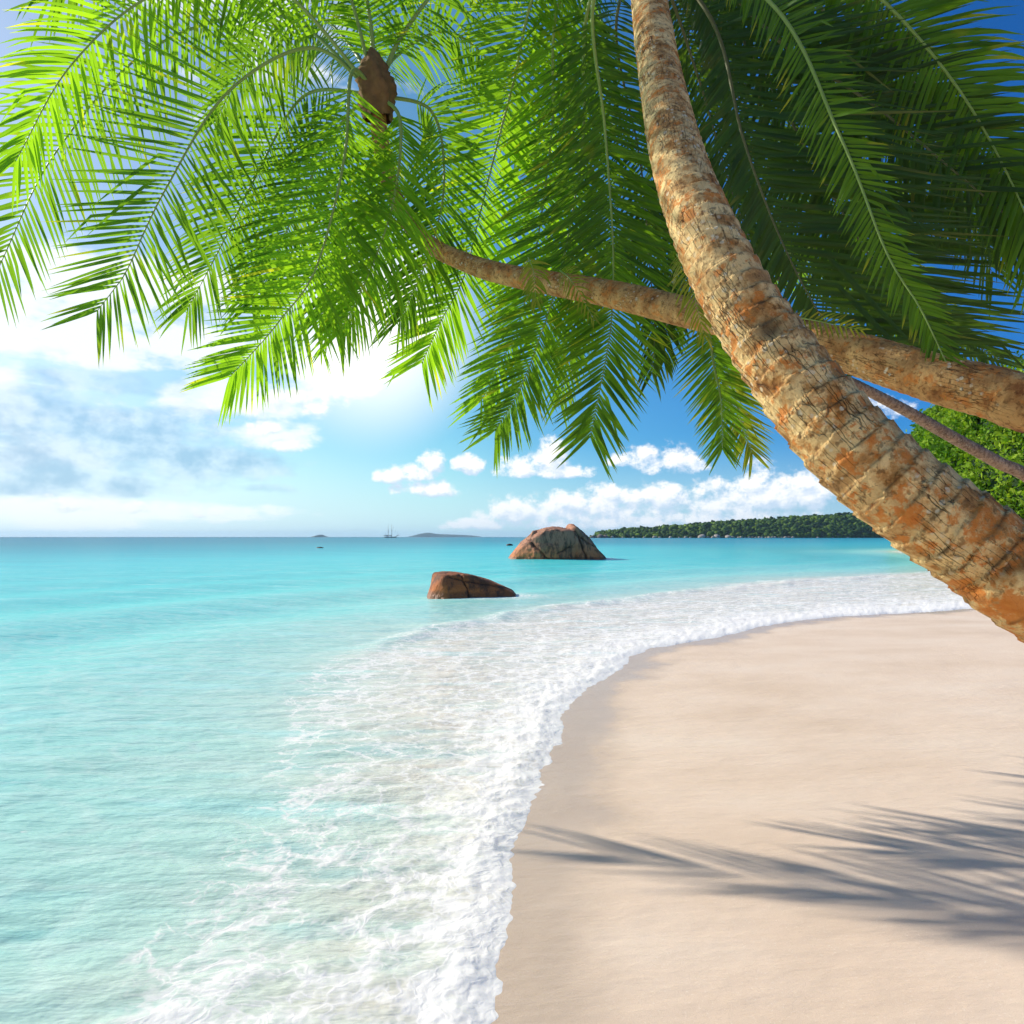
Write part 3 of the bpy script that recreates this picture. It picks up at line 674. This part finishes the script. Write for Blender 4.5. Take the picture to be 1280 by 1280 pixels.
fr_(pb, [CB, (350, 20, 7.2), (190, 60, 7.2), (70, 190, 7.2), (5, 320, 7.2), (-25, 390, 7.2)], leaf=.84, nl=74, m=leaf_mid, droop=.15)
fr_(pb, [CB, (380, 120, 7.4), (320, 220, 7.4), (275, 310, 7.4), (235, 385, 7.4)], leaf=.8, nl=64, m=leaf_mid, droop=.3)
fr_(pb, [CB, (430, 150, 7.4), (380, 240, 7.5), (345, 320, 7.5), (315, 380, 7.5)], leaf=.8, nl=64, m=leaf_mid, droop=.35)
fr_(pb, [CB, (500, 150, 6.8), (492, 250, 6.7), (462, 340, 6.7), (425, 415, 6.7)], leaf=.72, nl=70, m=leaf_lit, droop=.35)
fr_(pb, [CB, (480, 160, 7.6), (450, 250, 7.7), (430, 330, 7.7), (400, 400, 7.7)], leaf=.75, nl=60, m=leaf_mid, droop=.4)
fr_(pb, [CB, (540, 140, 7.4), (555, 230, 7.4), (535, 320, 7.4), (500, 400, 7.4)], leaf=.75, nl=66, m=leaf_mid, droop=.35)
fr_(pb, [CB, (340, -20, 6.4), (200, -10, 6.2), (90, 80, 6.1), (20, 200, 6.1)], leaf=.75, nl=74, m=leaf_lit, droop=.3)
fr_(pb, [CB, (420, -40, 6.9), (310, -110, 6.8), (180, -90, 6.7), (60, 0, 6.7)], leaf=.75, nl=70, m=leaf_mid, droop=.35)

fr_(pb, [CB, (505, 40, 7.1), (575, -40, 7.2), (660, -70, 7.3), (740, -10, 7.4)], leaf=.72, nl=76, m=leaf_mid, droop=.35, r0=.03)
fr_(pb, [CB, (462, 20, 7.0), (440, -80, 6.9), (400, -170, 6.8)], leaf=.72, nl=70, m=leaf_lit, droop=.35, r0=.03)
fr_(pb, [CB, (495, 70, 7.6), (560, 40, 7.9), (620, 90, 8.1), (650, 190, 8.2)], leaf=.65, nl=66, m=leaf_mid, droop=.35, r0=.03)
fr_(pb, [CB, (440, 60, 7.5), (390, 20, 7.9), (320, 60, 8.1), (270, 150, 8.2)], leaf=.7, nl=66, m=leaf_mid, droop=.35, r0=.03)

# --- palm C: thin trunk farther back, small crown behind the thick trunk
pc = empty('palm_tree', (11.3, 11.2, .3))
tag(pc, 'thin grey brown palm farther back, slanting under the level trunk with a small dark crown', 'palm', 'palms leaning over the beach')
tc = [(11.6, 11.3, -.3, .09), (9.4, 10.4, 1.1, .082)]
for px_, py_, Y, wpx in [(1300, 606, 9.3, 15.5), (1248, 578, 9., 15), (1190, 546, 8.6, 14.5), (1130, 512, 8.2, 13.5), (1080, 486, 7.9, 12.5), (1040, 466, 7.6, 11.5), (990, 432, 7.3, 11.5), (950, 402, 7.1, 12), (925, 375, 7.0, 14)]:
    v = P(px_, py_, Y); tc.append((v.x, v.y, v.z, wpx*.5*Y/F))
trunk(tc, pc, bark3, 40, .012, .07, .006, 4., 2., 4.)
CC = (925, 372, 7.0)
def sheath(par, c, axis_, r, h, seed):
    # fibrous leaf bases wrapped round the growing tip
    rr = np.random.RandomState(seed); c = np.array(c); a = np.array(axis_, float); a /= np.linalg.norm(a)
    u = np.cross(a, [0, 1, 0]); u /= np.linalg.norm(u); w_ = np.cross(a, u)
    n, m_ = 28, 24; V = []
    for i in range(n):
        f = i/(n-1); rad = r*(1+.55*math.sin(min(1, f*1.5)*math.pi*.62))*(1-f**3*.92)
        for k in range(m_):
            th = 2*math.pi*k/m_; q_ = rad*(1+.16*math.sin(th*5+f*7+seed)+.05*rr.normal())
            V.append(c+a*(f*h-h*.35)+(u*math.cos(th)+w_*math.sin(th))*q_)
    V = np.array(V)-np.array(par.location)
    return link('leaf_sheath', mesh_np('leaf_sheath', V, gridquads(n, m_, True)), fibre, par)
fibre = mat_simple('leaf_base_fibre', (.20, .115, .045), .9, .55, 14, .1)
sheath(pb, tuple(P(*CB)), (-.1, 0, 1), .12, .7, 1); sheath(pc, tuple(P(*CC)), (-.5, 0, 1), .07, .4, 2)
fr_(pc, [CC, (905, 362, 6.9), (888, 400, 6.8), (891, 450, 6.8), (901, 500, 6.8), (903, 560, 6.8)], leaf=.46, nl=66, m=leaf_mid, droop=.04, start=.08, wid=.026, ang=(60, 34))
fr_(pc, [CC, (905, 390, 7.2), (905, 440, 7.2), (922, 510, 7.2), (940, 566, 7.2)], leaf=.46, nl=60, m=leaf_yel, droop=.1, start=.1, wid=.024, ang=(58, 26), label='yellowing frond hanging beside the thick trunk')
fr_(pc, [CC, (985, 318, 6.8), (1060, 305, 6.6), (1125, 350, 6.5), (1160, 405, 6.4), (1185, 462, 6.4)], leaf=.42, nl=70, m=leaf_mid, droop=.25, wid=.026)
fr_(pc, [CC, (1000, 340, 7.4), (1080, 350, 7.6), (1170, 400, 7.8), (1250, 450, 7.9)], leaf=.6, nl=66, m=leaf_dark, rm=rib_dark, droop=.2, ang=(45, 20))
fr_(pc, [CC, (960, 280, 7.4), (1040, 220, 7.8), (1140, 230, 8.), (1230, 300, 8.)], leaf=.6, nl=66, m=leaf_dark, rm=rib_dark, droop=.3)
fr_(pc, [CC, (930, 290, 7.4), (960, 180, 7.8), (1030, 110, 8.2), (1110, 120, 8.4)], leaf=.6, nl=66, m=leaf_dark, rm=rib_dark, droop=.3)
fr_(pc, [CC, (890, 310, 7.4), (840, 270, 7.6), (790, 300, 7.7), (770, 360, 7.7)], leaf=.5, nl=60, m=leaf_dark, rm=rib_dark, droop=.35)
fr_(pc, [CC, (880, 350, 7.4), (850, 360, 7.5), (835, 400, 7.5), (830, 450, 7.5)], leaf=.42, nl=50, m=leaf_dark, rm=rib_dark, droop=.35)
fr_(pc, [CC, (990, 330, 7.8), (1060, 330, 8.2), (1110, 380, 8.4), (1130, 420, 8.5)], leaf=.5, nl=56, m=leaf_mid, droop=.35)

# dry yellow strips caught on the trunks
fr_(pa, [(660, 322, 6.0), (667, 340, 5.75), (670, 376, 5.7)], leaf=.20, nl=16, m=leaf_yel, droop=.6, wid=.018, start=.0, r0=.006)
fr_(pa, [(700, 338, 6.0), (715, 352, 5.6), (742, 398, 5.6)], leaf=.17, nl=16, m=leaf_yel, droop=.6, wid=.016, start=.0, r0=.006)
fr_(pa, [(846, 318, 5.0), (862, 350, 4.7), (880, 418, 4.7)], leaf=.20, nl=22, m=leaf_yel, droop=.5, wid=.016, start=.0, r0=.006)
fr_(pa, [(985, 396, 4.3), (1010, 399, 4.2), (1075, 412, 4.1)], leaf=.10, nl=12, m=leaf_yel, droop=.4, wid=.012, start=.0, r0=.006)

# ================================================================== schooner on the horizon
YS = 1500.; ss = YS/F; sx0 = (488-640)*ss
sh_ = empty('sailing_ship', (sx0, YS, 0))
tag(sh_, 'dark two masted schooner with furled sails anchored on the horizon', 'ship')
dkm = mat_simple('dark_hull', (.02, .022, .03), .5, .2, 1); woodm = mat_simple('spar_wood', (.10, .07, .05), .6, .2, 1); canv = mat_simple('furled_canvas', (.30, .32, .33), .8, .2, 1); whm = mat_simple('white_paint', (.8, .8, .78), .5, .1, 1)
def tube(pts, r, seg=8):
    vs = []; fs = []
    for i, (a, rr) in enumerate(zip(pts, r)):
        a = Vector(a); d = (Vector(pts[min(i+1, len(pts)-1)])-Vector(pts[max(i-1, 0)])).normalized()
        u = d.orthogonal().normalized(); w = d.cross(u)
        for k in range(seg):
            th = 2*math.pi*k/seg; vs.append(a+(u*math.cos(th)+w*math.sin(th))*rr)
    for i in range(len(pts)-1):
        for k in range(seg): fs.append((i*seg+k, i*seg+(k+1) % seg, (i+1)*seg+(k+1) % seg, (i+1)*seg+k))
    fs.append(tuple(range(seg))[::-1]); fs.append(tuple(range((len(pts)-1)*seg, len(pts)*seg))); return vs, fs
def part(name, vf, mat, par): return link(name, mesh(name, vf[0], vf[1], False), mat, par)
Lh = 12.5; vs = []; fs = []; ns = 15
for i in range(ns):
    u = i/(ns-1)*2-1; x = u*Lh; w = 3.1*(1-abs(u)**2.6)**.7*(1 if u < .9 else .8)+.08; top = 1.5+.9*max(0, u)**2+.5*max(0, -u)**2
    for yy, zz in ((-w, top), (-w*.92, top*.3), (-w*.45, -.6), (0, -1.0), (w*.45, -.6), (w*.92, top*.3), (w, top), (0, top-.15)): vs.append((x, yy, zz))
for i in range(ns-1):
    for k in range(8): fs.append((i*8+k, i*8+(k+1) % 8, (i+1)*8+(k+1) % 8, (i+1)*8+k))
fs.append(tuple(range(8))[::-1]); fs.append(tuple(range((ns-1)*8, ns*8)))
part('hull', (vs, fs), dkm, sh_)
def boxv(x0, x1, y0, y1, z0, z1): 
    v = [(x, y, z) for x in (x0, x1) for y in (y0, y1) for z in (z0, z1)]
    return v, [(0,1,3,2),(4,6,7,5),(0,4,5,1),(2,3,7,6),(0,2,6,4),(1,5,7,3)]
part('deckhouse', boxv(-8.5, -3.5, -1.4, 1.4, 1.35, 2.9), whm, sh_); part('deckhouse', boxv(-.5, 2.2, -1.2, 1.2, 1.35, 2.6), whm, sh_)
for mx_, hgt in ((-4.5, 27.), (2.9, 28.)):
    mm = part('mast', tube([(mx_, 0, .2), (mx_, 0, hgt*.55), (mx_, 0, hgt)], [.42, .34, .14]), woodm, sh_)
    part('topsail', tube([(mx_, -.1, hgt*.42), (mx_+.1, -.1, hgt*.5), (mx_, -.1, hgt*.64)], [.25, .62, .2]), dkm, mm)
    part('crosstree', tube([(mx_, -1.3, hgt*.6), (mx_, 1.3, hgt*.6)], [.12, .12]), woodm, mm)
part('boom', tube([(-14.5, 0, 4.2), (-4.7, 0, 4.0)], [.22, .25]), woodm, sh_); part('furled_sail', tube([(-14., 0, 4.9), (-9, 0, 5.0), (-4.9, 0, 4.9)], [.3, .7, .8]), canv, sh_)
part('boom', tube([(-3.6, 0, 4.2), (2.7, 0, 4.2)], [.2, .22]), woodm, sh_); part('furled_sail', tube([(-3.4, 0, 4.9), (0, 0, 5), (2.6, 0, 4.9)], [.3, .6, .7]), canv, sh_)
part('bowsprit', tube([(11, 0, 2.3), (18.5, 0, 5.8)], [.35, .15]), woodm, sh_); part('furled_jib', tube([(12.5, 0, 3.6), (15, 0, 4.9), (17.5, 0, 6.0)], [.25, .55, .2]), canv, sh_)
for a, b in (((17.5, 0, 5.6), (2.9, 0, 26)), ((-12, 0, 2), (-4.5, 0, 25)), ((2.9, -3, 1.8), (2.9, 0, 20)), ((-4.5, -3, 1.8), (-4.5, 0, 20))):
    part('stay', tube([a, b], [.05, .05], 5), dkm, sh_)

# ================================================================== haze
vs, fs = boxv(-17000, 17000, -80, 17500, -6, 120)
vs = [(a, b, c) for a, b, c in vs]
SEABOT = float(gz.min())
vs, fs = boxv(-17000, 17000, -80, 17500, SEABOT-1, 110)
hm = bpy.data.materials.new('haze'); hm.use_nodes = True; ht = hm.node_tree; ht.nodes.clear()
ho = ht.nodes.new('ShaderNodeOutputMaterial'); hv = ht.nodes.new('ShaderNodeVolumePrincipled')
hv.inputs['Color'].default_value = (.50, .76, 1, 1); hv.inputs['Density'].default_value = 6e-5; hv.inputs['Anisotropy'].default_value = .2
ht.links.new(hv.outputs[0], ho.inputs['Volume'])
HAZE = True
if HAZE:
    hz_ = link('haze', mesh('haze', vs, fs, False), hm); tag(hz_, kind='stuff', label='thin sea haze over the bay')

# ================================================================== light and sky
SUN_AZ = R(-60); SUN_EL = R(30)          # azimuth measured from +Y towards +X
sd_ = Vector((math.sin(SUN_AZ)*math.cos(SUN_EL), math.cos(SUN_AZ)*math.cos(SUN_EL), math.sin(SUN_EL)))
sl = bpy.data.lights.new('sun', 'SUN'); sl.energy = 5.0; sl.angle = R(.5); sl.color = (1, .93, .81)
so = bpy.data.objects.new('sun', sl); COL.objects.link(so); so.rotation_euler = (-sd_).to_track_quat('-Z', 'Y').to_euler(); so.location = sd_*30+Vector((0, 0, 5))

w = bpy.data.worlds.new('World'); scene.world = w; w.use_nodes = True
t = NT(w.node_tree); bg = t.n['Background']
sky = t.n.new('ShaderNodeTexSky'); sky.sky_type = 'NISHITA'; sky.sun_disc = False; sky.sun_elevation = SUN_EL; sky.sun_rotation = SUN_AZ
sky.air_density = 1.0; sky.dust_density = .6; sky.ozone_density = 2.5
def ae(px, py):
    a = math.atan((px-640)/F); return a, math.atan((HY-py)/F*math.cos(a))
def group(name, outs):
    grp = bpy.data.node_groups.new(name, 'ShaderNodeTree')
    for k in ('az', 'el'): grp.interface.new_socket(k, in_out='INPUT', socket_type='NodeSocketFloat')
    for k in outs: grp.interface.new_socket(k, in_out='OUTPUT', socket_type='NodeSocketFloat')
    g = NT(grp); gi = g.n.new('NodeGroupInput'); go = g.n.new('NodeGroupOutput'); return grp, g, go, gi.outputs[0], gi.outputs[1]
def blob(g, az, el, px, py, rx, rtop, rbot, wgt=1.):
    a, e = ae(px, py); dx = g.mul(g.sub(az, a), F/rx); dy = g.sub(el, e)
    dy = g.m('MAXIMUM', g.mul(dy, F/rtop), g.mul(dy, -F/rbot))
    return g.m('SUBTRACT', wgt, g.m('MULTIPLY_ADD', dx, dx, g.mul(dy, dy)))
def maxl(g, l):
    o = l[0]
    for k in l[1:]: o = g.m('MAXIMUM', o, k)
    return g.m('MAXIMUM', o, -1.6)
G1, g, go, az, el = group('cumulus_clouds', ['density'])
nA = g.noise(g.comb(az, g.mul(el, 1.2), 0.), 26, 6, .68)
vb = g.vor(g.vm('ADD', g.comb(az, g.mul(el, 1.15), 0.), g.vm('SCALE', g.noise(g.comb(az, el, 1.), 45, 1, .6, col=True), sc=.018)), 42., 'F1')
cum = maxl(g, [blob(g, az, el, *b) for b in [
    (540, 578, 20, 16, 14), (515, 595, 34, 15, 9), (482, 598, 18, 12, 7), (535, 613, 50, 16, 9, .8), (584, 583, 24, 14, 10), (655, 590, 42, 20, 8), (692, 574, 30, 28, 14), (705, 592, 40, 14, 7),
    (805, 574, 42, 18, 12, .9), (842, 580, 40, 26, 12), (645, 644, 50, 24, 10), (600, 656, 60, 10, 7, .8), (692, 640, 46, 28, 16), (762, 632, 56, 30, 22), (822, 622, 50, 18, 24), (740, 656, 130, 16, 8, .9),
    (902, 632, 50, 30, 18), (962, 616, 52, 34, 24), (1005, 606, 36, 22, 30), (920, 650, 110, 16, 8, .9), (1090, 510, 50, 22, 18, .6), (365, 560, 26, 12, 8, .8), (440, 478, 50, 40, 22, .7), (385, 505, 60, 30, 16, .6), (315, 535, 40, 18, 10, .5), (300, 512, 60, 16, 10, .3), (120, 635, 120, 14, 8, .3), (250, 640, 60, 10, 7, .3)]])
bil_ = g.sub(.42, vb)
cden = g.add(g.add(cum, .22), g.add(g.mul(g.sub(nA, .5), 4.2), g.mul(bil_, .8)))
g.set(go.inputs[0], cden)
G2, g, go, az, el = group('veil_clouds', ['veil', 'grey', 'tex'])
nB = g.noise(g.comb(az, g.mul(el, 1.35), 0.), 16, 4, .62)
veil = maxl(g, [blob(g, az, el, *b) for b in [
    (420, 460, 80, 60, 40), (310, 500, 110, 40, 36), (335, 545, 90, 34, 22, .9), (240, 440, 160, 60, 20), (100, 440, 160, 50, 20), (490, 410, 70, 90, 50), (200, 640, 160, 16, 16), (60, 640, 140, 30, 24), (100, 350, 300, 60, 90, .9),
    (-300, 500, 300, 160, 120, .9), (300, 60, 260, 90, 90, .5), (700, -100, 300, 120, 60, .5)]])
vden = g.add(veil, g.add(g.mul(g.sub(g.noise(g.comb(az, g.mul(el, 2.2), 3.), 7, 5, .6), .5), 3.4), g.mul(g.sub(nB, .5), 1.2)))
g.set(go.inputs[0], g.mr(vden, .15, .85))
gry = maxl(g, [blob(g, az, el, *b) for b in [(90, 530, 200, 40, 50), (200, 570, 150, 34, 40), (290, 580, 90, 30, 26), (60, 600, 160, 24, 24), (330, 610, 60, 12, 12, .5), (-200, 560, 260, 50, 60, .9), (150, 480, 120, 20, 20, .6)]])
gden = g.add(gry, g.add(g.mul(g.sub(g.noise(g.comb(az, g.mul(el, 2.6), 7.), 8, 5, .6), .5), 3.0), g.mul(g.sub(nB, .5), 1.0)))
g.set(go.inputs[1], g.mr(gden, -.1, .85)); g.set(go.inputs[2], nB)

dirv = t.vm('NORMALIZE', t.coord('Generated')); X_, Y_, Z_ = t.sep(dirv)
azn = t.m('ARCTAN2', X_, Y_); eln = t.m('ARCSINE', Z_)
def cg(gr, a, e):
    n = t.n.new('ShaderNodeGroup'); n.node_tree = gr; t.set(n.inputs[0], a); t.set(n.inputs[1], e); return n.outputs
d0 = cg(G1, azn, eln)[0]; d1 = cg(G1, t.add(azn, -.007), t.add(eln, .011))[0]; c2 = cg(G2, azn, eln)
skc = t.vm('SCALE', sky.outputs[0], sc=.10)
tint = t.ramp(t.mr(azn, -.55, .55, 0., 1., False), [(0., (.90, .98, 1.0)), (.42, (.52, .93, 1.0)), (.62, (.26, .70, 1.0)), (1., (.10, .50, 1.0))])   # deeper blue away from the sun
skc = t.mix(1., skc, t.vm('SCALE', tint, sc=1.16), 'MULTIPLY')
haz = t.mr(eln, .14, .0)
skc = t.mix(t.mul(haz, t.mr(azn, -.5, .4, .75, .55, False)), skc, (.60, .81, .96))
lit = t.mr(t.sub(d0, d1), -.75, .75)
lit = t.mix(t.mr(eln, .0, .07, .55, 0.), lit, (.25, .25, .25))
ccol = t.mix(lit, t.mix(t.mr(eln, .0, .09), (.50, .64, .80), (.58, .70, .85)), (1.0, .99, .97))
col = t.mix(t.mul(c2[0], .9), skc, (.90, .95, .98))
gcol = t.mix(t.mr(c2[2], .35, .65), (.27, .48, .68), (.62, .79, .91))
col = t.mix(t.mul(c2[1], .78), col, gcol)
col = t.mix(t.mul(t.mr(d0, -.1, .95), .97), col, ccol)
inside = t.mr(Z_, -.02, .0)
# compact glow painted into the sky colour, away from the sun's own bearing
a0, e0 = ae(468, 415); v0 = (math.sin(a0)*math.cos(e0), math.cos(a0)*math.cos(e0), math.sin(e0))
glow = t.mr(t.vm('DOT_PRODUCT', dirv, v0), math.cos(.17), 1., 0., 1., False)
col = t.mix(t.mul(t.m('POWER', glow, 1.6), .9), col, (1.12, 1.14, 1.08))
t.set(bg.inputs[0], col); bg.inputs[1].default_value = 1.0
w.cycles.sampling_method = 'NONE'; w.cycles.sample_map_resolution = 512

# ================================================================== camera and render
cd = bpy.data.cameras.new('camera'); cam = bpy.data.objects.new('camera', cd); COL.objects.link(cam)
cam.location = (0, 0, HC); cam.rotation_euler = (R(90), 0, 0); cd.sensor_width = 36; cd.lens = 36*F/1280
cd.shift_y = (HY-640)/1280; cd.clip_start = .05; cd.clip_end = 60000
scene.camera = cam
scene.render.engine = 'CYCLES'
scene.view_settings.view_transform = 'Standard'; scene.view_settings.look = 'None'; scene.view_settings.exposure = 0.24; scene.view_settings.gamma = 1
scene.cycles.max_bounces = 5; scene.cycles.diffuse_bounces = 3; scene.cycles.glossy_bounces = 2; scene.cycles.transmission_bounces = 2; scene.cycles.use_adaptive_sampling = True; scene.cycles.adaptive_threshold = .03; scene.cycles.volume_bounces = 0; scene.cycles.transparent_max_bounces = 8
